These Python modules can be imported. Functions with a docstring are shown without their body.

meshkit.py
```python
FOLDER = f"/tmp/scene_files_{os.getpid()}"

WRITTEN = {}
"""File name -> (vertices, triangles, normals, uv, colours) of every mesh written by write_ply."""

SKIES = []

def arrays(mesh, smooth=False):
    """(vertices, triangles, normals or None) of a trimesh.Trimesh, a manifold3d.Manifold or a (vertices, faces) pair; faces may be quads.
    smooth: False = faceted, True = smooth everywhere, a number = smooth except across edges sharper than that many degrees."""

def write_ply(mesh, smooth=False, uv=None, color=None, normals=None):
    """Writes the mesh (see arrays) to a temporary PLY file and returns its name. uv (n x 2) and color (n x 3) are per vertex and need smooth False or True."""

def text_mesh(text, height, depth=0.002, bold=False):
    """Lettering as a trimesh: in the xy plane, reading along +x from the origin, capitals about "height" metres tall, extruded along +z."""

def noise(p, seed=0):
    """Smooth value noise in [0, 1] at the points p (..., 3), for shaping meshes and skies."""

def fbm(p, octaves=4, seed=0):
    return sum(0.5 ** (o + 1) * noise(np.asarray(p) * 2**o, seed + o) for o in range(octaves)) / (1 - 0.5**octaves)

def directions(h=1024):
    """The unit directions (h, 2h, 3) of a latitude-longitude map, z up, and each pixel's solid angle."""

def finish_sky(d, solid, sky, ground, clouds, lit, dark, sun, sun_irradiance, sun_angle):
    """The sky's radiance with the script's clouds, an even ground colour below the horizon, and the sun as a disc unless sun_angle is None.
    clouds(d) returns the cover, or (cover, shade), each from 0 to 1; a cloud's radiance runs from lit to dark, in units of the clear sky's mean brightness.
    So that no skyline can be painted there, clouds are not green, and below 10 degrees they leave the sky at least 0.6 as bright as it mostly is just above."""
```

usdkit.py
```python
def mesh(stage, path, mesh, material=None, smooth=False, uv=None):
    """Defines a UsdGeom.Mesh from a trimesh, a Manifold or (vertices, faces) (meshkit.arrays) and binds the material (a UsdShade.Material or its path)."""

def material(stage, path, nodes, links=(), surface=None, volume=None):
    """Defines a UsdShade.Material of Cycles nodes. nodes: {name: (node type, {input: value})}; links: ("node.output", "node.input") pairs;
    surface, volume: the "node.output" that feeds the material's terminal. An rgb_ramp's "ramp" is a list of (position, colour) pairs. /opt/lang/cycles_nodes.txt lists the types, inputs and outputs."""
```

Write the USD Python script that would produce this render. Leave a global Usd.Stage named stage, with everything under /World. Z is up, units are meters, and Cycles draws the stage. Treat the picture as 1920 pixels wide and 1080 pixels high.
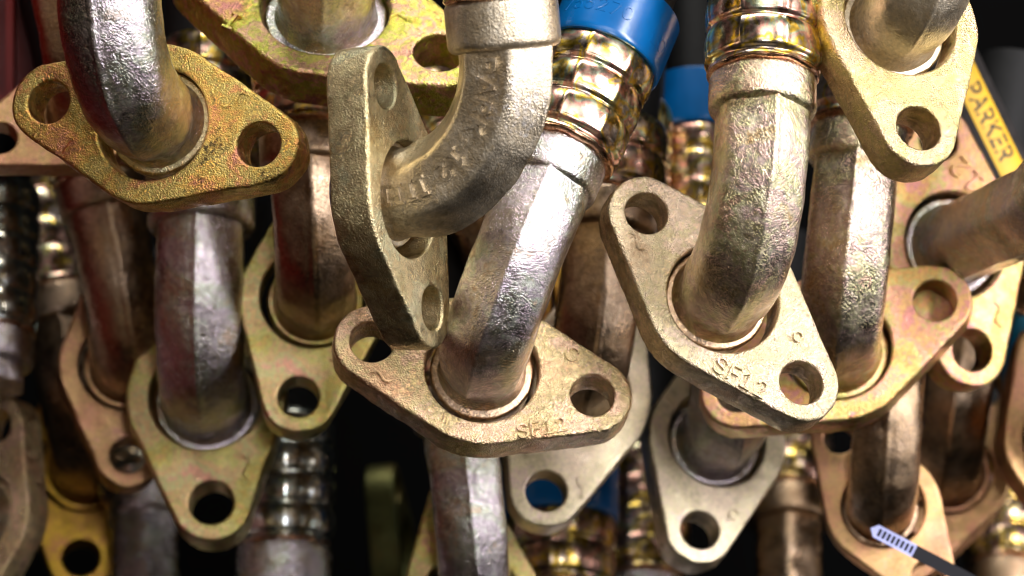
import math, numpy as np, mapbox_earcut, trimesh, usdkit, meshkit
from pxr import Usd, UsdGeom, UsdLux, UsdShade, Gf, Sdf

stage = Usd.Stage.CreateInMemory()
UsdGeom.SetStageUpAxis(stage, UsdGeom.Tokens.z)
UsdGeom.SetStageMetersPerUnit(stage, 1.0)
UsdGeom.Xform.Define(stage, '/World')
UsdGeom.Scope.Define(stage, '/World/Looks')

# ------------------------------------------------------------------ camera
CAM = np.array([0.0, 0.0, 1.2])
cam = UsdGeom.Camera.Define(stage, '/World/camera')
cam.AddTranslateOp().Set(Gf.Vec3d(*CAM))
cam.AddRotateXOp().Set(90.0)
cam.CreateHorizontalApertureAttr(36.0)
cam.CreateVerticalApertureAttr(20.25)
cam.CreateFocalLengthAttr(90.0)            # 240 mm wide at 0.6 m
cam.CreateClippingRangeAttr(Gf.Vec2f(0.05, 50))
cam.CreateFStopAttr(13.0)
cam.CreateFocusDistanceAttr(0.592)
cam.CreateExposureAttr(-0.68)

# ------------------------------------------------------------------ lamps
def rect_light(name, pos, target, w, h, intensity, color):
    l = UsdLux.RectLight.Define(stage, '/World/' + name)
    p, t = np.array(pos, float), np.array(target, float)
    z = (p - t) / np.linalg.norm(p - t)
    up = np.array([0, 0, 1.0]) if abs(z[2]) < .95 else np.array([0, 1.0, 0])
    x = np.cross(up, z); x /= np.linalg.norm(x)
    y = np.cross(z, x)
    m = Gf.Matrix4d(*x, 0, *y, 0, *z, 0, *p, 1)
    l.AddTransformOp().Set(m)
    l.CreateWidthAttr(w); l.CreateHeightAttr(h)
    l.CreateIntensityAttr(intensity); l.CreateColorAttr(Gf.Vec3f(*color))
    l.CreateNormalizeAttr(False)
    return l

T0 = (0, .62, 1.2)
rect_light('right_lamp', (.40, .19, 1.50), T0, .11, .40, 72.0, (1.0, .96, .98))
rect_light('flash_lamp', (.05, -.03, 1.345), T0, .05, .15, 75.0, (1.0, .97, 1.0))
rect_light('side_lamp', (.55, .48, 1.24), T0, .13, .44, 18.0, (1.0, .96, .98))
rect_light('front_lamp', (.06, .10, 1.62), T0, .24, .24, 8.4, (1.0, .95, .90))
rect_light('ceiling_lamp', (.02, .60, 1.80), T0, .40, .14, 24.0, (1.0, .97, .92))
rect_light('left_lamp', (-.38, .24, 1.30), T0, .18, .30, 1.2, (1.0, .78, .54))
rect_light('low_lamp', (-.02, .22, .84), T0, .40, .24, .6, (1.0, .84, .62))
rect_light('room_lamp', (.05, -.35, 1.22), T0, .50, .60, .25, (1.0, .92, .84))
dome = UsdLux.DomeLight.Define(stage, '/World/ambient')
dome.CreateIntensityAttr(0.003)
dome.CreateColorAttr(Gf.Vec3f(1.0, .93, .85))

# ------------------------------------------------------------------ helpers
used = {}
def path_for(parent, name):
    base = parent + '/' + name
    n = used.get(base, 0); used[base] = n + 1
    return base if n == 0 else f'{base}_{n:03d}'

GROUP = 'hydraulic hose ends hanging in the pile'
def thing(name, label, cat, matrix=None, group=None, kind=None):
    p = path_for('/World', name)
    x = UsdGeom.Xform.Define(stage, p)
    if matrix is not None:
        x.AddTransformOp().Set(matrix)
    pr = x.GetPrim()
    pr.SetCustomDataByKey('label', label); pr.SetCustomDataByKey('category', cat)
    if group: pr.SetCustomDataByKey('group', group)
    if kind: pr.SetCustomDataByKey('kind', kind)
    return p

def part(parent, name, mesh, mat, smooth=False, label=None):
    p = path_for(parent, name)
    m = usdkit.mesh(stage, p, mesh, M[mat], smooth=smooth)
    if label: m.GetPrim().SetCustomDataByKey('label', label)
    return p

def unit(v):
    v = np.asarray(v, float); return v / np.linalg.norm(v)

# photograph pixel (1920 wide) and distance along the view axis (mm) -> mm in the camera's frame (x right, y away, z up)
def px(x, y, d):
    return np.array([(x - 960) / 8.0 * d / 600.0, d, (540 - y) / 8.0 * d / 600.0])
def proj(p):
    return np.array([960 + p[0] / p[1] * 4800, 540 - p[2] / p[1] * 4800])
def world(p):
    return np.asarray(p) * .001 + CAM

def tris(quads):
    q = np.asarray(quads); return np.vstack([q[:, [0, 1, 2]], q[:, [0, 2, 3]]])

def grid_mesh(P, cap0=True, cap1=True):
    """P: (ns, nt, 3) rings closed in the second index, ordered so that faces look outward."""
    ns, nt = P.shape[:2]
    i = np.arange(ns - 1)[:, None]; j = np.arange(nt)[None, :]
    a = i * nt + j; b = i * nt + (j + 1) % nt
    f = tris(np.stack([a, b, b + nt, a + nt], -1).reshape(-1, 4))
    v = P.reshape(-1, 3)
    ex = []
    if cap0:
        c = len(v); v = np.vstack([v, P[0].mean(0)])
        j = np.arange(nt); ex.append(np.stack([np.full(nt, c), (j + 1) % nt, j], -1))
    if cap1:
        c = len(v); v = np.vstack([v, P[-1].mean(0)])
        j = np.arange(nt); o = (ns - 1) * nt
        ex.append(np.stack([np.full(nt, c), o + j, o + (j + 1) % nt], -1))
    return v, np.vstack([f] + ex)

def revolve(P0, axis, s, r, nt=72, U=None):
    """rings at P0 + axis*s of radius r (ns,) or (ns, nt)"""
    axis = unit(axis)
    if U is None:
        U = unit(np.cross(axis, [0.31, .77, .2]))
    V = np.cross(axis, U)
    th = np.arange(nt) / nt * 2 * np.pi
    s = np.asarray(s, float); r = np.asarray(r, float)
    if r.ndim == 1: r = np.repeat(r[:, None], nt, 1)
    ring = np.cos(th)[:, None] * U + np.sin(th)[:, None] * V
    return np.asarray(P0) + s[:, None, None] * axis + r[:, :, None] * ring[None]

def sweep(points, radius, nt=8):
    """thin tube along a polyline"""
    p = np.asarray(points, float); n = len(p)
    rad = np.broadcast_to(radius, (n,))
    t = np.gradient(p, axis=0); t /= np.linalg.norm(t, axis=1)[:, None]
    ref = unit([.123, .456, .88]); rings = []
    for k in range(n):
        u = unit(np.cross(t[k], ref)); v = np.cross(t[k], u)
        th = np.arange(nt) / nt * 2 * np.pi
        rings.append(p[k] + rad[k] * (np.cos(th)[:, None] * u + np.sin(th)[:, None] * v))
    return grid_mesh(np.array(rings))

# ------------------------------------------------------------------ materials
M = {}
def metal(name, cols, rough, patch=55., grain=2300., bump=.5, bdist=.00045, speck=.0, speck_col=(.05, .035, .02), rvar=.12, grain2=0., line=None, fine=.5, coat=0., hue=.38, sat=1.3):
    """plated or cast metal: patches of colour, grain, dark specks; lengths inside the things are in millimetres"""
    cols = [tuple(float(np.clip(sum(c) / 3 + sat * (x - sum(c) / 3), .01, .95)) for x in c) for c in cols]
    patch, grain, grain2 = patch * .001, grain * .001, grain2 * .001
    n = {'tc': ('texture_coordinate', {}),
         'oi': ('object_info', {}),
         'off': ('vector_math', {'math_type': 'scale', 'vector1': (1., 1.7, 2.3)}),
         'add': ('vector_math', {'math_type': 'add'}),
         'n1': ('noise_texture', {'scale': patch, 'detail': 3., 'roughness': .55, 'distortion': .6}),
         'ramp': ('rgb_ramp', {'ramp': [(.35 + .3 * i / (len(cols) - 1), c) for i, c in enumerate(cols)]}),
         'nf': ('noise_texture', {'scale': grain * .38, 'detail': 2.5, 'roughness': .6}),
         'mf': ('mix_float', {'fac': hue}),
         'n2': ('noise_texture', {'scale': grain * .45, 'detail': 3., 'roughness': .65}),
         'r2': ('map_range', {'value': 0., 'from_min': .3, 'from_max': .7, 'to_min': 1. - fine * .5, 'to_max': 1. + fine * .3}),
         'tone': ('vector_math', {'math_type': 'scale'}),
         'n3': ('noise_texture', {'scale': grain, 'detail': 2.5, 'roughness': .6}),
         'rr': ('map_range', {'from_min': .3, 'from_max': .7, 'to_min': rough - rvar, 'to_max': rough + rvar}),
         'nr': ('noise_texture', {'scale': patch * 3.1, 'detail': 3.}),
         'sp': ('noise_texture', {'scale': grain * .33, 'detail': 4., 'roughness': .7}),
         'spm': ('noise_texture', {'scale': patch * 1.4, 'detail': 2.}),
         'sps': ('math', {'math_type': 'multiply'}),
         'spr': ('map_range', {'from_min': .37, 'from_max': .46, 'to_min': 0., 'to_max': speck, 'clamp': True}),
         'mixs': ('mix_color', {'blend_type': 'mix', 'b': speck_col}),
         'b': ('bump', {'strength': bump, 'distance': bdist}),
         'p': ('principled_bsdf', {'metallic': 1., 'coat_weight': coat})}
    L = [('tc.object', 'add.vector1'), ('oi.random', 'off.scale'), ('off.vector', 'add.vector2'),
         ('add.vector', 'n1.vector'), ('add.vector', 'n2.vector'), ('add.vector', 'n3.vector'), ('add.vector', 'nr.vector'), ('add.vector', 'sp.vector'), ('add.vector', 'spm.vector'),
         ('add.vector', 'nf.vector'), ('n1.fac', 'mf.a'), ('nf.fac', 'mf.b'), ('mf.result', 'ramp.fac'), ('n2.fac', 'r2.value'), ('ramp.color', 'tone.vector1'), ('r2.result', 'tone.scale'),
         ('sp.fac', 'sps.value1'), ('spm.fac', 'sps.value2'), ('nr.fac', 'rr.value'), ('rr.result', 'p.roughness'),
         ('tone.vector', 'mixs.a'), ('spr.result', 'mixs.fac'), ('mixs.result', 'p.base_color'),
         ('n3.fac', 'b.height'), ('b.normal', 'p.normal')]
    # specks where the product of the two noises is high
    L.append(('sps.value', 'spr.value'))
    n['spr'][1].update({'from_min': .31, 'from_max': .40})
    if grain2:
        n['v2'] = ('noise_texture', {'scale': grain2, 'detail': 2., 'roughness': .5})
        n['b2'] = ('bump', {'strength': .35, 'distance': .00025})
        L += [('add.vector', 'v2.vector'), ('v2.fac', 'b2.height'), ('b2.normal', 'b.normal')]
    M[name] = usdkit.material(stage, '/World/Looks/' + name, n, L, surface='p.BSDF')

def plain(name, col, rough, metallic=0., bump=0., scale=600., var=.15, spec=.5):
    scale = scale * .001
    n = {'tc': ('texture_coordinate', {}),
         'n1': ('noise_texture', {'scale': scale * .25, 'detail': 4.}),
         'ramp': ('rgb_ramp', {'ramp': [(.3, tuple(c * (1 - var) for c in col)), (.7, tuple(min(1, c * (1 + var)) for c in col))]}),
         'n2': ('noise_texture', {'scale': scale, 'detail': 3.}),
         'b': ('bump', {'strength': max(bump, .001), 'distance': .0002}),
         'p': ('principled_bsdf', {'metallic': metallic, 'roughness': rough, 'specular_ior_level': spec})}
    L = [('tc.object', 'n1.vector'), ('tc.object', 'n2.vector'), ('n1.fac', 'ramp.fac'), ('ramp.color', 'p.base_color'), ('n2.fac', 'b.height'), ('b.normal', 'p.normal')]
    M[name] = usdkit.material(stage, '/World/Looks/' + name, n, L, surface='p.BSDF')

metal('orange_gold_plate', [(.50, .24, .17), (.60, .32, .15), (.58, .40, .15), (.48, .40, .17), (.60, .34, .16), (.50, .25, .18)], .29, patch=62, bump=.9, speck=.9, hue=.3, sat=1.22)
metal('champagne_plate', [(.58, .37, .24), (.78, .56, .36), (.62, .52, .30), (.82, .58, .44), (.70, .55, .34)], .28, patch=60, bump=1., speck=.3, hue=.3, sat=1.2)
metal('pale_champagne_plate', [(.64, .49, .34), (.76, .63, .46), (.66, .58, .38), (.80, .64, .52), (.70, .60, .42)], .28, patch=60, bump=1., speck=.15, hue=.3, sat=1.2)
metal('warm_gold_plate', [(.54, .40, .22), (.64, .50, .30), (.56, .48, .24), (.66, .50, .36), (.60, .48, .28)], .29, patch=55, bump=1., speck=.2, hue=.3, sat=1.2)
metal('olive_gold_plate', [(.52, .40, .20), (.62, .54, .32), (.60, .48, .28), (.56, .53, .34), (.68, .58, .38)], .29, patch=65, bump=.8, speck=.4, hue=.25, sat=1.08)
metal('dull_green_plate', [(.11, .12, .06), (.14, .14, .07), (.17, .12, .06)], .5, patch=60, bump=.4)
metal('green_pink_plate', [(.58, .26, .22), (.68, .46, .16), (.58, .62, .12), (.74, .42, .32), (.60, .60, .14), (.62, .34, .24)], .30, hue=.25, patch=70, bump=.9, speck=.3, sat=1.08)
metal('pink_gold_plate', [(.52, .25, .23), (.57, .34, .14), (.48, .43, .18), (.60, .31, .25), (.57, .38, .16), (.54, .26, .23)], .38, hue=.25, patch=80, bump=.6, speck=.3, sat=1.12)
metal('rose_plate', [(.50, .26, .18), (.58, .33, .20), (.54, .37, .18), (.60, .34, .25)], .42, patch=70, bump=.4, speck=.3, sat=1.12)
metal('yellow_gold_plate', [(.60, .33, .22), (.56, .44, .14), (.52, .50, .20), (.62, .40, .22), (.50, .50, .24), (.62, .34, .24)], .38, hue=.25, patch=75, bump=.5, speck=.3, sat=1.08)
metal('copper_plate', [(.50, .25, .13), (.58, .35, .15), (.60, .42, .12), (.52, .27, .16)], .42, patch=60, bump=.35, speck=.3)
metal('silver_plate', [(.58, .48, .39), (.66, .57, .46), (.60, .55, .39), (.64, .52, .47)], .38, patch=55, bump=.6, speck=.25)
metal('steel_pipe', [(.50, .41, .36), (.62, .59, .57), (.58, .52, .56), (.64, .62, .60), (.54, .57, .50), (.59, .50, .40), (.62, .60, .59)], .20, rvar=.08, patch=60, grain=2000., bump=.9, bdist=.00036, speck=.45, grain2=900., hue=.22)
metal('warm_pipe', [(.52, .40, .26), (.62, .54, .41), (.58, .46, .42), (.64, .58, .45), (.55, .53, .35), (.59, .45, .36), (.62, .55, .40)], .20, rvar=.08, patch=65, grain=2000., bump=.9, bdist=.00036, speck=.4, grain2=900., hue=.22)
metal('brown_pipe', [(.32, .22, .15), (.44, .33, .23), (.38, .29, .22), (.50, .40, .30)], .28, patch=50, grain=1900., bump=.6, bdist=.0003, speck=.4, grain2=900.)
metal('pale_pipe', [(.56, .48, .36), (.66, .60, .50), (.62, .54, .42), (.70, .66, .62)], .38, patch=40, grain=2000., bump=.6, bdist=.0003, speck=.3, grain2=900.)
metal('iridescent_ferrule', [(.42, .36, .32), (.66, .48, .12), (.48, .40, .34), (.66, .38, .32), (.46, .52, .40), (.68, .48, .14), (.52, .46, .42)], .25, patch=110, grain=900., bump=.05, bdist=.0002, speck=.35, rvar=.08, fine=.2, hue=.12)
metal('silver_ferrule', [(.50, .54, .56), (.64, .60, .50), (.50, .58, .56), (.62, .52, .44)], .20, patch=100, grain=900., bump=.04, bdist=.0002, speck=.15, rvar=.06, fine=.15, hue=.12)
metal('copper_lip', [(.62, .36, .24), (.70, .48, .36), (.60, .42, .30)], .22, patch=90, bump=.1, speck=.2)
metal('bored_metal', [(.50, .42, .24), (.56, .48, .30)], .3, patch=60, bump=.1, speck=.2)
plain('black_rubber', (.006, .006, .006), .6, bump=.4, scale=900, spec=.18)
plain('grey_rubber', (.022, .019, .018), .65, bump=.5, scale=900, var=.35, spec=.25)
plain('blue_plastic', (.0, .095, .30), .25, bump=.12, scale=300, var=.2)
plain('teal_plastic', (.005, .22, .42), .4, bump=.1, scale=300)
plain('navy_seal', (.02, .05, .16), .35)
plain('yellow_print', (.70, .40, .012), .5, var=.12, scale=400, bump=.2)
plain('black_print', (.02, .014, .008), .6)
plain('red_plastic', (.11, .004, .002), .4, bump=.2)
plain('tie_plastic', (.012, .012, .016), .38)
plain('tie_teeth', (.42, .46, .78), .45)
plain('dark_wall', (.002, .002, .002), .95, spec=.05)

# ------------------------------------------------------------------ geometry of the fitting, in millimetres
L_HOLE, R_BOLT, R_END, R_EYE, R_MID, THICK = 27., 5.25, 9.4, 13.7, 19.3, 10.5

def flange_mesh(seed, hi=True):
    """bored flange plate: face at z = 0, long axis x; rounded edges, slightly uneven cast sides"""
    circles = [(0., 0., R_MID), (-L_HOLE, 0., R_END), (L_HOLE, 0., R_END)]
    th = np.linspace(0, 2 * np.pi, 721)[:-1]
    N = np.stack([np.cos(th), np.sin(th)], 1)
    sup = np.array([N[:, 0] * cx + N[:, 1] * cy + r for cx, cy, r in circles])
    w = sup.argmax(0)
    P = np.array([np.array(circles[i][:2]) + circles[i][2] * n for i, n in zip(w, N)])
    nn = 260 if hi else 130
    seg = np.linalg.norm(np.diff(np.vstack([P, P[:1]]), axis=0), axis=1)
    cum = np.concatenate([[0], np.cumsum(seg)]); q = np.linspace(0, cum[-1], nn + 1)[:-1]
    Pc = np.vstack([P, P[:1]]); Nc = np.vstack([N, N[:1]])
    outer = np.stack([np.interp(q, cum, Pc[:, k]) for k in (0, 1)], 1)
    on = np.stack([np.interp(q, cum, Nc[:, k]) for k in (0, 1)], 1); on /= np.linalg.norm(on, axis=1)[:, None]
    def circ(cx, r, n):
        t = np.arange(n) / n * 2 * np.pi
        d = np.stack([np.cos(t), np.sin(t)], 1)
        return np.array([cx, 0.]) + r * d, -d          # "outward" of the solid = towards the hole's axis
    nb, ne = (48, 96) if hi else (32, 56)
    loops = [(outer, on)] + [circ(cx, r, n) for cx, r, n in ((0., R_EYE, ne), (-L_HOLE, R_BOLT, nb), (L_HOLE, R_BOLT, nb))]
    V, F, top, bot, base = [], [], [], [], 0
    for li, (p, n) in enumerate(loops):
        e = 1.0 if li == 0 else .75
        prof = [(e * .95, 0.), (e * .55, -.07 * e), (e * .25, -.28 * e), (.05 * e, -.62 * e), (0., -1.0 * e)]
        if li == 0: prof += [(-.1, -THICK * .3), (-.12, -THICK * .5), (-.1, -THICK * .7)]
        if li > 0 and hi: prof += [((.07 if i_ % 2 else -.03), -1.6 - .42 * i_) for i_ in range(18)]
        prof += [(0., -THICK + 1.), (.1, -THICK + .55), (.4, -THICK + .2), (.9, -THICK)]
        rings = []
        for k, (ins, z) in enumerate(prof):
            a = p - n * ins
            v = np.column_stack([a, np.full(len(a), z)])
            if li == 0:
                d = (meshkit.fbm(v * .22 + seed * 7.1, 3) - .5) * .7 + (meshkit.fbm(v * 1.1 + seed * 3.3, 2) - .5) * .22
                v[:, :2] += n * d[:, None]
            rings.append(v)
        m = len(p); k = len(prof)
        V.append(np.vstack(rings))
        i = np.arange(k - 1)[:, None]; j = np.arange(m)[None]
        a = base + i * m + j; b = base + i * m + (j + 1) % m
        q4 = np.stack([a, a + m, b + m, b], -1).reshape(-1, 4)
        if li > 0: q4 = q4[:, ::-1]
        F.append(tris(q4))
        top.append(np.arange(base, base + m)); bot.append(np.arange(base + (k - 1) * m, base + k * m))
        base += m * k
    V = np.vstack(V)
    # outline points order: counter-clockwise for the outer loop
    for idx, flip in ((top, False), (bot, True)):
        flat = np.vstack([V[i][:, :2] for i in idx])
        ends = np.cumsum([len(i) for i in idx]).astype(np.uint32)
        t = np.asarray(mapbox_earcut.triangulate_float64(flat, ends)).reshape(-1, 3)
        g = np.concatenate(idx)[t]
        a, b, c = V[g[:, 0]], V[g[:, 1]], V[g[:, 2]]
        nz = np.cross(b - a, c - a)[:, 2]
        want = -1 if flip else 1
        g[nz * want < 0] = g[nz * want < 0][:, ::-1]
        F.append(g)
    return trimesh.Trimesh(V, np.vstack(F), process=False)

def swish(size=6.5):
    """the foundry's S-shaped wave mark, a low ridge on the face"""
    t = np.linspace(-1, 1, 26)
    p = np.stack([t * size / 2, -np.sin(t * np.pi) * size * .16, np.full_like(t, .02)], 1)
    return sweep(p, .42 * np.sqrt(np.clip(1.06 - t ** 4, .1, 1)), 8)

def text_local(txt, height, depth=.2, center=True, bold=False):
    m = meshkit.text_mesh(txt, height, depth, bold)
    v = np.array(m.vertices)
    if center:
        v[:, 0] -= (v[:, 0].min() + v[:, 0].max()) / 2; v[:, 1] -= height / 2
    return v, np.array(m.faces)

def elbow_mesh(off, e, h, Rb, Re, ls, p_hex, apo, seed, hi, base_r):
    """forged elbow: rises from the flange head, bends from +z to e, ends at the collar"""
    nt, ds = (112, .55) if hi else (64, 1.1)
    n = np.array([0, 0, 1.]); b = np.cross(n, e)
    z0 = -4.2
    pts, tan = [], []
    for z in np.arange(z0, h, ds): pts.append(off + n * z); tan.append(n)
    c = off + n * h + e * Re
    for a in np.arange(0, math.pi / 2, ds / (max(Rb, Re) + 4)):
        pts.append(c - e * Re * math.cos(a) + n * Rb * math.sin(a)); tan.append(unit(n * Rb * math.cos(a) + e * Re * math.sin(a)))
    c2 = off + n * (h + Rb) + e * Re
    for s in np.arange(0, ls + 1.5, ds): pts.append(c2 + e * s); tan.append(e)
    pts, tan = np.array(pts), np.array(tan)
    s = np.concatenate([[0], np.cumsum(np.linalg.norm(np.diff(pts, axis=0), axis=1))])
    th = np.arange(nt) / nt * 2 * np.pi
    ang = np.radians([90, 30, -30, -90, 210, 150])
    fl = np.clip(np.cos(th[:, None] - ang[None]), 0, None) / apo
    r_hex = (fl ** p_hex).sum(1) ** (-1 / p_hex)
    r_hex *= apo * 1.045 / r_hex.mean()
    wgt = np.clip((s - 4.) / 7., 0, 1); wgt = wgt * wgt * (3 - 2 * wgt)
    r = (1 - wgt)[:, None] * base_r + wgt[:, None] * r_hex[None]
    up = np.clip(s + z0, 0, None)
    r = r + 1.2 * np.exp(-((s / 1.8) ** 1.5))[:, None]
    d = (th + np.pi) % (2 * np.pi) - np.pi
    ridge = np.exp(-(d / .055) ** 2) + .7 * np.exp(-((np.abs(d) - np.pi) / .055) ** 2)
    rn = meshkit.fbm(np.stack([s * .12, np.full_like(s, seed * 3.7), np.zeros_like(s)], 1), 3)
    r = r + ridge[None] * (.25 + .6 * rn)[:, None] * wgt[:, None]
    o = np.cross(tan, b)                                # points to the outside of the bend
    P = pts[:, None] + r[:, :, None] * (np.cos(th)[None, :, None] * o[:, None] + np.sin(th)[None, :, None] * b)
    nrm = (np.cos(th)[None, :, None] * o[:, None] + np.sin(th)[None, :, None] * b)
    q = P + seed * 11.3
    disp = (meshkit.fbm(q * .13, 2) - .5) * .8 + (meshkit.fbm(q * .8, 2) - .5) * .12
    P = P + nrm * disp[:, :, None]
    return grid_mesh(P[:, ::1]), b, c

FER_END = {}
def ferrule_rings(nb, seed, nt=160, pitch=8.6, ridge_h=.3):
    """crimped ferrule: nb bulging barrels divided by grooves, eight crimp ridges"""
    Ltot = nb * pitch + 2.2
    s = np.linspace(0, Ltot, int(nb * 22) + 10)
    ph = ((s - 1.6) / pitch) % 1.0
    inb = (s > 1.6) & (s < 1.6 + nb * pitch)
    bul = np.where(inb, np.sin(np.pi * ph) ** .38, 0)
    base = 12.4 + 1.5 * bul
    base += np.where(inb, .22 * np.exp(-((ph - .12) / .04) ** 2), 0)
    base = np.where(s < 1.6, 13.0 - .5 * (s / 1.6), base)
    th = np.arange(nt) / nt * 2 * np.pi
    k = ((th / (2 * np.pi) * 8 + .13 * seed) % 1.0)
    d = np.minimum(k, 1 - k)
    ridge = np.exp(-(d / .045) ** 2)
    flat = np.cos(2 * np.pi * k)
    r = base[:, None] + ridge[None] * (ridge_h * bul)[:, None] - .05 * (1 - np.cos(2 * np.pi * k))[None] * bul[:, None]
    jag = meshkit.noise(np.stack(np.broadcast_arrays(s[:, None] * .16, np.cos(th)[None] * 1.6, np.sin(th)[None] * 1.6 + seed), -1) + 5) - .5
    r = r + jag * .3
    return s, r, Ltot

def tail(tp, P, e, U, spec, seed, hi):
    """collar, ferrule, sleeve and hose from the end P of the elbow along e"""
    nt = 96 if hi else 56
    cr = spec.get('collar_r', 12.6); cl = spec.get('collar_l', 9.5)
    s = np.array([-.4, -.3, .1, .7, 1.3, 2.2, cl * .5, cl - 1.4, cl - .7, cl - .2, cl])
    r = np.array([8.6, cr - 1.6, cr - .7, cr - .22, cr - .03, cr, cr + .05, cr, cr - .15, cr - .5, cr - 1.2])
    G = revolve(P, e, s, r, nt, U)
    G = G + (meshkit.fbm(G * .4 + seed, 2) - .5)[..., None] * .12 * unit(e)
    part(tp, 'collar', grid_mesh(G), spec.get('pipe', 'steel_pipe'), smooth=40)
    a = cl
    nb = spec.get('barrels', 4)
    if nb <= 0: return
    th = np.arange(nt) / nt * 2 * np.pi
    wav = .35 * np.sin(8 * th + seed) + .2 * np.sin(3 * th + 2 * seed)
    sl = np.array([-.3, -.1, .3, .8, 1.2]); rl = np.array([11.2, 12.5, 12.95, 12.9, 12.3])
    Gl = revolve(P + e * a, e, sl, rl, nt, U) + wav[None, :, None] * .6 * e
    part(tp, 'ferrule_lip', grid_mesh(Gl), 'copper_lip', smooth=50)
    sf, rf, Lf = ferrule_rings(nb, seed, 160 if hi else 112, ridge_h=.1 if 'ferrule' in spec else .3)
    G = revolve(P + e * (a + .6), e, sf, rf, rf.shape[1], U)
    part(tp, 'ferrule', grid_mesh(G), spec.get('ferrule', 'iridescent_ferrule'), smooth=True)
    a += .6 + Lf
    if spec.get('sleeve'):
        sl = spec.get('sleeve_l', 15.); r0 = 14.5
        s = np.array([-1.2, -1.6, -1.6, -1.1, 0, sl, sl + .5, sl + .5]); r = np.array([13.3, 13.4, r0 - .35, r0, r0 + .05, r0, r0 - .4, 11.])
        sp = part(tp, 'sleeve', grid_mesh(revolve(P + e * a, e, s, r, nt, U)), spec['sleeve'], smooth=40, label='blue plastic sleeve round the hose')
        for txt, a0, hh, zz in spec.get('emboss', []):
            # raised characters wrapped round the sleeve; a0 = angle of the middle (radians, from U towards e x U)
            v, f = text_local(txt, hh, .17)
            ang = a0 + v[:, 0] / r0
            V2 = np.cross(e, U)
            rr = r0 + v[:, 2] - .03
            w = P + e * (a + zz) + v[:, 1:2] * e + rr[:, None] * (np.cos(ang)[:, None] * U + np.sin(ang)[:, None] * V2)
            part(sp, 'embossed_number', (w, f), spec['sleeve'])
    hl = spec.get('hose', 60.)
    s = np.linspace(-3, hl, 12)
    part(tp, 'hose', grid_mesh(revolve(P + e * a, e, s, np.full(12, 10.9), 40, U)), 'black_rubber', smooth=50)

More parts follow.
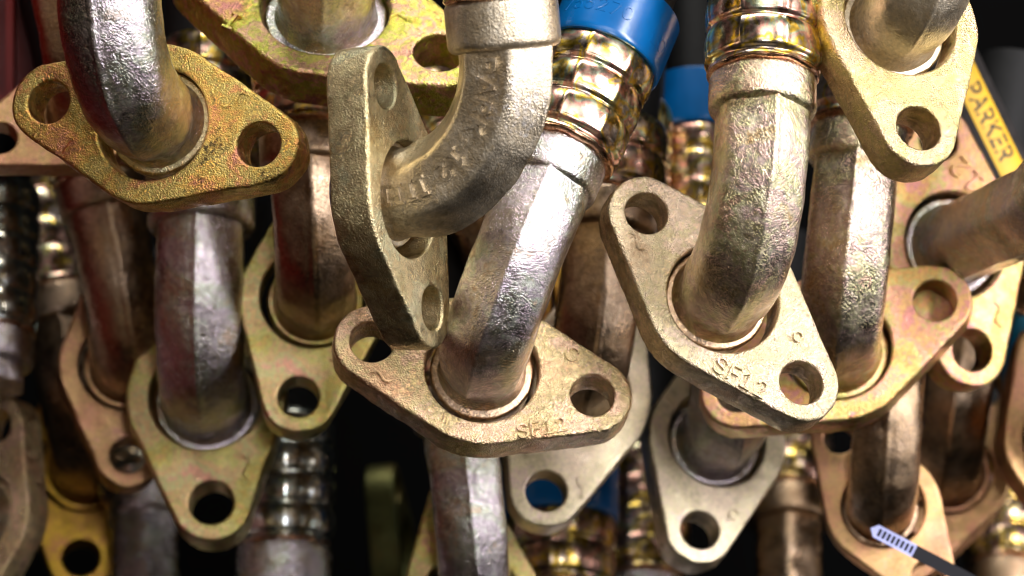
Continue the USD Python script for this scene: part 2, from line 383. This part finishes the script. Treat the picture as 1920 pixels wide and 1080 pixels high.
def fitting(label, c, u, n2, d, target, plate, pipe='steel_pipe', off=(0, .5), marks=(), h=5., Rb=25., p_hex=9., apo=10., hi=True, seal=False, side_text=None, flange=True, head=12.5, edir=None, elbow=True, head_mat=None, sweep_f=.55, base_r=10.3, **spec):
    """c: flange centre px; u: px vector from the centre to a bolt hole; n2: face normal seen in the picture (right, down); d: distance; target: px of the collar's foot"""
    spec['pipe'] = pipe
    global SEED
    SEED += 1; seed = SEED
    C = px(c[0], c[1], d)
    ray = unit(C); right = unit(np.cross(ray, [0, 0, 1.])); up = np.cross(right, ray)
    nx, ny = n2[0], -n2[1]
    n = nx * right + ny * up - math.sqrt(max(0, 1 - nx * nx - ny * ny)) * ray
    nz = -math.sqrt(max(1e-6, 1 - nx * nx - ny * ny))
    a, b = u[0], -u[1]
    cc = -(a * nx + b * ny) / nz
    X = np.array([a, b, cc]); ln = np.linalg.norm(X)
    k = spec.get('k') or ln / L_HOLE * d / 4800.
    X = X / ln
    X = X[0] * right + X[1] * up + X[2] * ray
    Y = np.cross(n, X)
    R = np.stack([X, Y, n])                             # rows: local axes in the camera's frame
    Wc = world(C)
    m = Gf.Matrix4d(*(R[0] * k), 0, *(R[1] * k), 0, *(R[2] * k), 0, *Wc, 1)
    # geometry is written in millimetres inside the thing and scaled to metres
    sc = .001
    def loc(p):                                         # camera-frame mm -> local mm
        return R @ (np.asarray(p) - C) / k
    o3 = np.array([off[0], off[1], 0.])
    # elbow end: where the target's ray meets the plane at the bend's far side
    ro, rd = loc([0, 0, 0]), R @ unit(px(target[0], target[1], 600)) / k
    for _ in range(40):
        t = (h + Rb - ro[2]) / rd[2]
        w = ro + t * rd - o3; w[2] = 0
        ln = np.linalg.norm(w)
        if ln >= Rb or Rb < 12: break
        Rb -= .7
    if edir is not None:
        w = R @ unit(edir); w[2] = 0; w = unit(w) * (Rb + 10); ln = Rb + 10
    e = w / ln; ls = max(0., min(70., ln - Rb))
    print('FIT', label[:40], 'k %.2f Rb %.1f ls %.1f' % (k, Rb, ls))
    tp = thing('hose_fitting', label, 'hose fitting', Gf.Matrix4d(*(R[0] * k * sc), 0, *(R[1] * k * sc), 0, *(R[2] * k * sc), 0, *Wc, 1), GROUP)
    if flange:
        fp = part(tp, 'flange', flange_mesh(seed, hi), plate, smooth=32)
        for kind, at, to, size in marks:
            def onface(q):
                r_ = R @ unit(px(q[0], q[1], 600)) / k
                return ro + r_ * (-ro[2] / r_[2])
            p0, p1 = onface(at), onface(to)
            dx = unit(p1 - p0); dy = np.cross([0, 0, 1.], dx)
            if kind == '~':
                v, f = swish(size); nm = 'wave_mark'
            elif kind[0] == '-':
                v, f = swish(size); v = v * [1, -1, 1]; f = f[:, ::-1]; nm = 'wave_mark'
            else:
                v, f = text_local(kind, size, .85); v[:, 2] -= .15; nm = 'stamped_lettering'
            part(fp, nm, (p0 + v[:, :1] * dx + v[:, 1:2] * dy + v[:, 2:] * np.array([0, 0, 1.]), f), plate)
    if not elbow: return tp
    # flange head of the elbow, loose in the eye
    hr = head
    s = np.array([-THICK - 3.2, -THICK - 3.0, -THICK - 2.4, -6.0, -4.4, -3.7, -3.2, -3.05])
    r = np.array([9.5, 11.2, 11.8, hr, hr, hr - .15, hr - .6, 8.6])
    G = revolve(o3, [0, 0, 1.], s, r, 88 if hi else 48)
    G = G + (meshkit.fbm(G * .5 + seed, 2) - .5)[..., None] * .4 * (G - G.mean((0, 1))) / 12.
    part(tp, 'flange_head', grid_mesh(G), head_mat or (pipe if hi else plate), smooth=40)
    if seal:
        part(tp, 'seal_ring', grid_mesh(revolve(o3, [0, 0, 1.], [-THICK - 4.6, -THICK - 4.4, -THICK - 3.4, -THICK - 3.1], [9.0, 10.6, 10.9, 10.], 64)), 'navy_seal', smooth=40)
    Re = Rb + sweep_f * ls; ls = Rb + ls - Re
    (em, b3, bc) = elbow_mesh(o3, e, h, Rb, Re, ls, p_hex, apo, seed, hi, base_r)
    ep = part(tp, 'elbow', em, pipe, smooth=True)
    if side_text:
        sgn = 1 if (b3 @ -unit(loc(C) - ro)) > 0 else -1
        for ch, frac, hh in side_text:
            v, f = text_local(ch, hh, .9, bold=True)
            A = frac * math.pi / 2
            ctr = bc - e * Re * math.cos(A) + np.array([0, 0, 1.]) * Rb * math.sin(A)
            tg = unit(np.array([0, 0, 1.]) * Rb * math.cos(A) + e * Re * math.sin(A))
            Nn = b3 * sgn
            rd_ = -tg; up_ = np.cross(Nn, rd_)
            part(ep, 'raised_letter', (ctr + Nn * (apo - .12) + v[:, :1] * rd_ + v[:, 1:2] * up_ + v[:, 2:] * Nn, f), pipe)
    Pe = o3 + np.array([0, 0, 1.]) * (h + Rb) + e * (Re + ls)
    if spec.get('tail', True):
        U = unit(np.cross(b3, e)) if not spec.get('twist') else unit(np.cross(b3, e))
        # U faces the viewer as far as it can
        vd = -unit(loc(C) - ro); U = unit(vd - e * (vd @ e))
        tail(tp, Pe, e, U, spec, seed, hi)
    return tp
SEED = 0

def hose_end(label, p0, p1, d, d1=None, k=1.0, pipe='steel_pipe', stub=60., hi=False, **spec):
    """a straight hose end seen only in part: collar foot at px p0, running towards px p1"""
    global SEED
    SEED += 1; seed = SEED
    spec['pipe'] = pipe
    A, B = px(*p0, d), px(*p1, d1 or d + 15)
    e = unit(B - A); vd = -unit(A); U = unit(vd - e * (vd @ e)); V = np.cross(e, U)
    Wc = world(A); sc = .001 * k
    tp = thing('hose_fitting', label, 'hose fitting', Gf.Matrix4d(*(U * sc), 0, *(V * sc), 0, *(e * sc), 0, *Wc, 1), GROUP)
    O, Z, X = np.zeros(3), np.array([0, 0, 1.]), np.array([1., 0, 0])
    nt = 64; th = np.arange(nt) / nt * 2 * np.pi
    ang = np.radians([90, 30, -30, -90, 210, 150])
    r = ((np.clip(np.cos(th[:, None] - ang), 0, None) / 9.3) ** 14).sum(1) ** (-1 / 14)
    s = np.linspace(-stub, .5, 50)
    G = revolve(O, Z, s, np.repeat(r[None] * 1.04, 50, 0), nt, X)
    G = G + (meshkit.fbm(G * .2 + seed * 5, 3) - .5)[..., None] * .7 * np.array([1, 1, 0])
    if stub > 0: part(tp, 'elbow', grid_mesh(G), pipe, smooth=True)
    tail(tp, O, Z, X, spec, seed, hi)
    return tp

def hose_thing(label, p0, p1, d, r, mat='black_rubber', stripe=None, d1=None):
    """a run of hose between two px points; stripe: (angle from the viewer's side, half width in radians, text, letter height, text start mm, upside)"""
    A, B = px(*p0, d), px(*p1, d1 or d)
    e = unit(B - A); ln = np.linalg.norm(B - A); vd = -unit((A + B) / 2); U = unit(vd - e * (vd @ e)); V = np.cross(e, U)
    sc = .001
    tp = thing('hydraulic_hose', label, 'hose', Gf.Matrix4d(*(U * sc), 0, *(V * sc), 0, *(e * sc), 0, *world(A), 1))
    O, Z, X, Y = np.zeros(3), np.array([0, 0, 1.]), np.array([1., 0, 0]), np.array([0, 1., 0])
    s = np.linspace(0, ln, 60)
    th = np.arange(56) / 56 * 2 * np.pi
    G = revolve(O, Z, s, np.full(60, r), 56, X)
    bow = (1 - (2 * s / ln - 1) ** 2) * 1.2
    G = G + bow[:, None, None] * Y
    part(tp, 'hose_cover', grid_mesh(G), mat, smooth=50)
    if stripe:
        a0, hw, txt, hh, at = stripe
        aa = np.linspace(a0 - hw, a0 + hw, 12)
        ring = lambda rr: rr * (np.cos(aa)[:, None] * X + np.sin(aa)[:, None] * Y)
        P = np.stack([np.vstack([ring(r + .12), ring(r - .3)[::-1]]) + Z * z + Y * (1 - (2 * z / ln - 1) ** 2) * 1.2 for z in s])
        sp = part(tp, 'printed_stripe', grid_mesh(P), 'yellow_print', smooth=40)
        if txt:
            v, f = text_local(txt, hh, .06, bold=True)
            # text runs along the hose
            v[:, 0] *= .86
            sg = 1
            z = at + (-v[:, 0] if sg < 0 else v[:, 0])
            ang = a0 - v[:, 1] / r
            rr = r + .14 + v[:, 2]
            w = rr[:, None] * (np.cos(ang)[:, None] * X + np.sin(ang)[:, None] * Y) + z[:, None] * Z + (Y * 1.2) * (1 - (2 * z / ln - 1) ** 2)[:, None]
            part(sp, 'lettering', (w, f), 'black_print')
    return tp

# ------------------------------------------------------------------ setting behind the pile
bw = UsdGeom.Xform.Define(stage, '/World/back_wall')
bw.GetPrim().SetCustomDataByKey('kind', 'structure'); bw.GetPrim().SetCustomDataByKey('label', 'black wall behind the pile'); bw.GetPrim().SetCustomDataByKey('category', 'wall')
wb = trimesh.creation.box((1.2, .02, 1.0)); wb.apply_translation((0, 1.05, 1.2))
part('/World/back_wall', 'panel', wb, 'dark_wall')

# ------------------------------------------------------------------ the pile, front to back
fitting('orange and gold flange at upper left with grey elbow through its eye', (285, 230), (195, 38), (-.36, -.26), 600, (205, -110), 'orange_gold_plate', 'steel_pipe', head_mat='olive_gold_plate',
        off=(.2, 1.0), marks=[('I', (123, 275), (150, 290), 5.0), ('-', (440, 188), (470, 180), 7.4), ('S', (155, 135), (175, 145), 5)], p_hex=6, apo=10.8, h=6, barrels=0)
fitting('upright flange seen edge-on in the centre, its elbow curving up to the right', (768, 373), (44, 208), (.885, -.07), 585, (947, 92), 'olive_gold_plate', 'pale_pipe',
        seal=True, h=0, Rb=28., sweep_f=1., off=(-1.6, 0), apo=9.9, p_hex=24, collar_r=12.9, collar_l=11, barrels=3,
        side_text=[(c, f, 4.4) for c, f in zip('PARK-12', (.93, .83, .73, .63, .53, .44, .35))] + [('I', f, 4.6) for f in (.20, .13, .06, -.01)])
fitting('champagne flange in front centre stamped SF12 with straight grey elbow', (904, 690), (206.5, 50), (.06, -.38), 615, (1024, 352), 'champagne_plate', 'steel_pipe', head_mat='brown_pipe', base_r=9.9,
        off=(0, .8), marks=[('SF12', (1015, 803), (1045, 798), 3.6), ('C', (1073, 665), (1083, 669), 3.6), ('~', (715, 706), (740, 712), 6.)], p_hex=8, apo=10.2, barrels=3, sleeve='blue_plastic', sleeve_l=13.5,
        collar_r=11.6, emboss=[('755270', -.45, 3.6, 5.2), ('LO', .85, 3.6, 4.)], hose=70)
fitting('bright pale gold flange right of centre stamped SF12, lying diagonally', (1357, 557), (144.5, 159), (.29, -.33), 605, (1429, 215), 'pale_champagne_plate', 'warm_pipe',
        off=(-.9, -.2), head_mat='brown_pipe', marks=[('SF12', (1388, 708), (1412, 722), 4.2), ('C', (1495, 632), (1503, 636), 2.6), ('~', (1193, 452), (1212, 470), 5.5)], p_hex=10, apo=10.3, collar_r=12.4, collar_l=9, barrels=4)
fitting('pale gold flange at the top right corner with thick side towards the viewer', (1690, 36), (32, 199), (.40, -.44), 592, (1790, -330), 'warm_gold_plate', 'pale_pipe',
        off=(.6, -.6), h=3., p_hex=9, barrels=0)
fitting('big yellow-green and pink flange cut by the top edge left of centre', (610, 12), (210, 82), (.0, -.70), 632, (622, -230), 'green_pink_plate', 'steel_pipe',
        off=(0, .3), head=13.1, marks=[('I', (435, 42), (455, 50), 4.8), ('~', (757, 33), (785, 33), 6)], h=8, barrels=0)
fitting('mottled gold and pink flange at right behind the diagonal flange, shiny elbow', (1568, 648), (183, -86), (.02, -.30), 665, (1606, 312), 'pink_gold_plate', 'warm_pipe',
        off=(.3, -.5), head_mat='yellow_gold_plate', p_hex=10, barrels=4, collar_r=11.8)
fitting('pinkish flange stamped 12 at the right edge, elbow pointing right', (1792, 458), (31, 197), (.42, -.19), 680, (2080, 120), 'pink_gold_plate', 'steel_pipe', h=45., Rb=20., apo=9.6,
        marks=[('12', (1812, 328), (1797, 312), 5.6), ('~', (1871, 590), (1878, 612), 6.5)], p_hex=14, barrels=2)
fitting('yellow-green flange lower left hanging on a grey collared elbow', (386, 740), (10, 198), (-.08, -.33), 702, (377, 432), 'yellow_gold_plate', 'steel_pipe',
        off=(.8, 0), marks=[('~', (459, 878), (464, 900), 6.5)], p_hex=7, collar_r=12.6, barrels=4)
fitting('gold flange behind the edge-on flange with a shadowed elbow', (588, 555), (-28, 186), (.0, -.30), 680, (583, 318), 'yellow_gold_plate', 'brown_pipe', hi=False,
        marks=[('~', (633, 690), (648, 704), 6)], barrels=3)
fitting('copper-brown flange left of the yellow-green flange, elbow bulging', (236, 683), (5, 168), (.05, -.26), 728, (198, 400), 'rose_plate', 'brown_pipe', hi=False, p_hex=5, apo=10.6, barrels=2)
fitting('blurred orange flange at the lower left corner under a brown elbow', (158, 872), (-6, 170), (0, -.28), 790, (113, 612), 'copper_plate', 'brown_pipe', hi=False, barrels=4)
fitting('dim flange turned away to the left at the left edge low down', (-46, 965), (38, -165), (-.62, -.15), 725, (-300, 900), 'champagne_plate', 'steel_pipe', hi=False, barrels=0)
fitting('dull brown flange at the left edge behind the orange and gold one', (150, 205), (-146, 54), (.02, -.36), 668, (105, -80), 'rose_plate', 'brown_pipe', hi=False, barrels=0)
fitting('silver flange bottom centre below the front flange, single hole showing', (1083, 738), (-58, 180), (.12, -.26), 690, (1135, 440), 'silver_plate', 'brown_pipe', hi=False, marks=[('-', (1088, 912), (1092, 890), 6)], barrels=2)
fitting('pale silver flange lower right of centre below the diagonal flange', (1346, 822), (-33, 168), (.26, -.34), 705, (1330, 480), 'silver_plate', 'steel_pipe', hi=True, off=(0, 0), marks=[('C', (1375, 965), (1383, 968), 3)], barrels=0)
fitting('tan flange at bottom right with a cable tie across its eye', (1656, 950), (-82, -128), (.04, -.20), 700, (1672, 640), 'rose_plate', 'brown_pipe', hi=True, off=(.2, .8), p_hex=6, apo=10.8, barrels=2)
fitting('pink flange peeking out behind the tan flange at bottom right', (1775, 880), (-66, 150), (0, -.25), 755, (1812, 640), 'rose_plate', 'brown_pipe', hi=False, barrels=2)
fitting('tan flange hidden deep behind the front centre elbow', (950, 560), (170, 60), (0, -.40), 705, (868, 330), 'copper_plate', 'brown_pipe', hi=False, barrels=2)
fitting('grey elbow below the front centre flange, its own flange cut by the bottom edge', (884, 1122), (22, 175), (.03, -.28), 690, (860, 800), 'yellow_gold_plate', 'steel_pipe', hi=True, apo=9.5, p_hex=7, barrels=2)
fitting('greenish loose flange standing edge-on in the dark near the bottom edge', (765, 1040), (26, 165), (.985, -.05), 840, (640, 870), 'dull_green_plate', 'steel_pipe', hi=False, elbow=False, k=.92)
fitting('brown flange cut by the right edge below the blue cap', (2008, 830), (40, 170), (.28, -.25), 720, (1990, 560), 'rose_plate', 'brown_pipe', hi=False, barrels=0)

hose_end('silver crimped ferrule standing beside the yellow-green flange at bottom left', (532, 1105), (536, 760), 735, k=1.04, ferrule='silver_ferrule', collar_r=13.2, collar_l=12, barrels=4)
hose_end('grey collar and pipe between the two lower left flanges at the bottom', (273, 985), (272, 860), 760, k=1., collar_r=11.2, barrels=3, ferrule='silver_ferrule')
hose_end('gold ferrule with blue sleeve below the bottom centre silver flange', (1050, 1180), (1052, 940), 735, k=1.16, hi=True, barrels=2, sleeve='blue_plastic', sleeve_l=18)
hose_end('gold ferrule squeezed beside the blue-sleeved one at the bottom', (1205, 1150), (1203, 920), 780, k=1.1, barrels=4)
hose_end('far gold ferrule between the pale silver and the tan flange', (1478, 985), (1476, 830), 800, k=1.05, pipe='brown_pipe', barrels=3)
hose_end('shiny silver ferrule cut by the left edge at mid height', (-22, 690), (-16, 450), 720, k=1., ferrule='silver_ferrule', barrels=5, stub=6.)
hose_end('dark gold ferrule just behind the blue-sleeved ferrule at top', (1150, 500), (1163, 280), 700, k=1.05, barrels=4, stub=12.)
hose_end('far gold ferrule with blue sleeve left of the top ferrule', (1310, 485), (1306, 250), 720, k=1., stub=12., barrels=3, sleeve='blue_plastic')
hose_end('dark ferrule wearing a teal sleeve at the right edge', (1988, 850), (1968, 650), 730, k=1., barrels=1, sleeve='teal_plastic', sleeve_l=20)
hose_end('blurred ferrule low in the bottom right corner', (1890, 1120), (1885, 960), 800, k=1., barrels=4, pipe='brown_pipe')

hose_thing('dark grey hose at top right with a yellow stripe lettered PARKER', (1650, -120), (1980, 560), 720, 11.5, 'grey_rubber', stripe=(-.55, .36, 'PARKER', 5.2, 60))
hose_thing('black hose with a yellow printed stripe beside the top right ferrule', (1225, -150), (1400, 420), 758, 11.5, stripe=(.15, .33, 'H  JL  H', 3.5, 52))
hose_thing('black hose with a dull orange stripe behind the blue sleeve', (1320, -140), (1130, 260), 790, 11., stripe=(.2, .33, 'I I I I', 3., 28))
hose_thing('black hose far behind the gold flange with yellow stripe lettered TO', (552, 560), (556, 1000), 800, 11., stripe=(.0, .3, 'TO', 5, 32))

# ------------------------------------------------------------------ cable tie
def cable_tie():
    d = 668
    A, B = px(1632, 990, d), px(1822, 1090, d)
    e = unit(B - A); vd = -unit(A); N = unit(vd - e * (vd @ e)); W = np.cross(N, e)
    sc = .001
    tp = thing('cable_tie', 'black cable tie with pale toothed tail across the bottom right flange', 'cable tie', Gf.Matrix4d(*(e * sc), 0, *(W * sc), 0, *(N * sc), 0, *world(A), 1))
    def bar(x0, x1, y0, y1, z0, z1):
        b = trimesh.creation.box((x1 - x0, y1 - y0, z1 - z0)); b.apply_translation(((x0 + x1) / 2, (y0 + y1) / 2, (z0 + z1) / 2)); return b
    w = 1.75
    part(tp, 'strap', trimesh.util.concatenate([bar(12.9, 34, -w, w, -.6, .5)]), 'tie_plastic')
    from shapely.geometry import Polygon, box
    tail_ = Polygon([(0, 0), (1.6, w), (12.9, w), (12.9, -w), (1.6, -w)])
    for i in range(8):
        x = 2.2 + i * 1.33
        tail_ = tail_.difference(box(x, -1.05, x + .85, 1.05))
    m = trimesh.creation.extrude_polygon(tail_, .5, engine='earcut')
    part(tp, 'toothed_tail', m, 'tie_teeth')
    part(tp, 'tail_backing', bar(1.8, 12.9, -1.2, 1.2, -.55, -.02), 'tie_plastic')
cable_tie()

# ------------------------------------------------------------------ red crate at far left
def red_crate():
    d = 720
    tp = thing('red_crate', 'dark red ribbed plastic crate at the far top left', 'crate')
    def bx(x0, y0, x1, y1, dd, t):
        a, b = px(x0, y0, dd), px(x1, y1, dd)
        m = trimesh.creation.box((abs(b[0] - a[0]) * .001, t * .001, abs(a[2] - b[2]) * .001)); m.apply_translation(world((a + b) / 2 + np.array([0, t / 2, 0]))); return m
    part(tp, 'side_panel', bx(-560, -180, 62, 200, d + 6, 4), 'red_plastic')
    for i in range(12):
        x = -540 + i * 50
        part(tp, 'rib', bx(x, -170, x + 14, 190, d, 6.2), 'red_plastic')
    sd = trimesh.creation.box((.005, .11, .26)); sd.apply_translation((-.168, .668, 1.20))
    part(tp, 'end_panel', sd, 'red_plastic')
    part(tp, 'rim', bx(-562, 176, 64, 206, d - 4, 12), 'red_plastic')
red_crate()
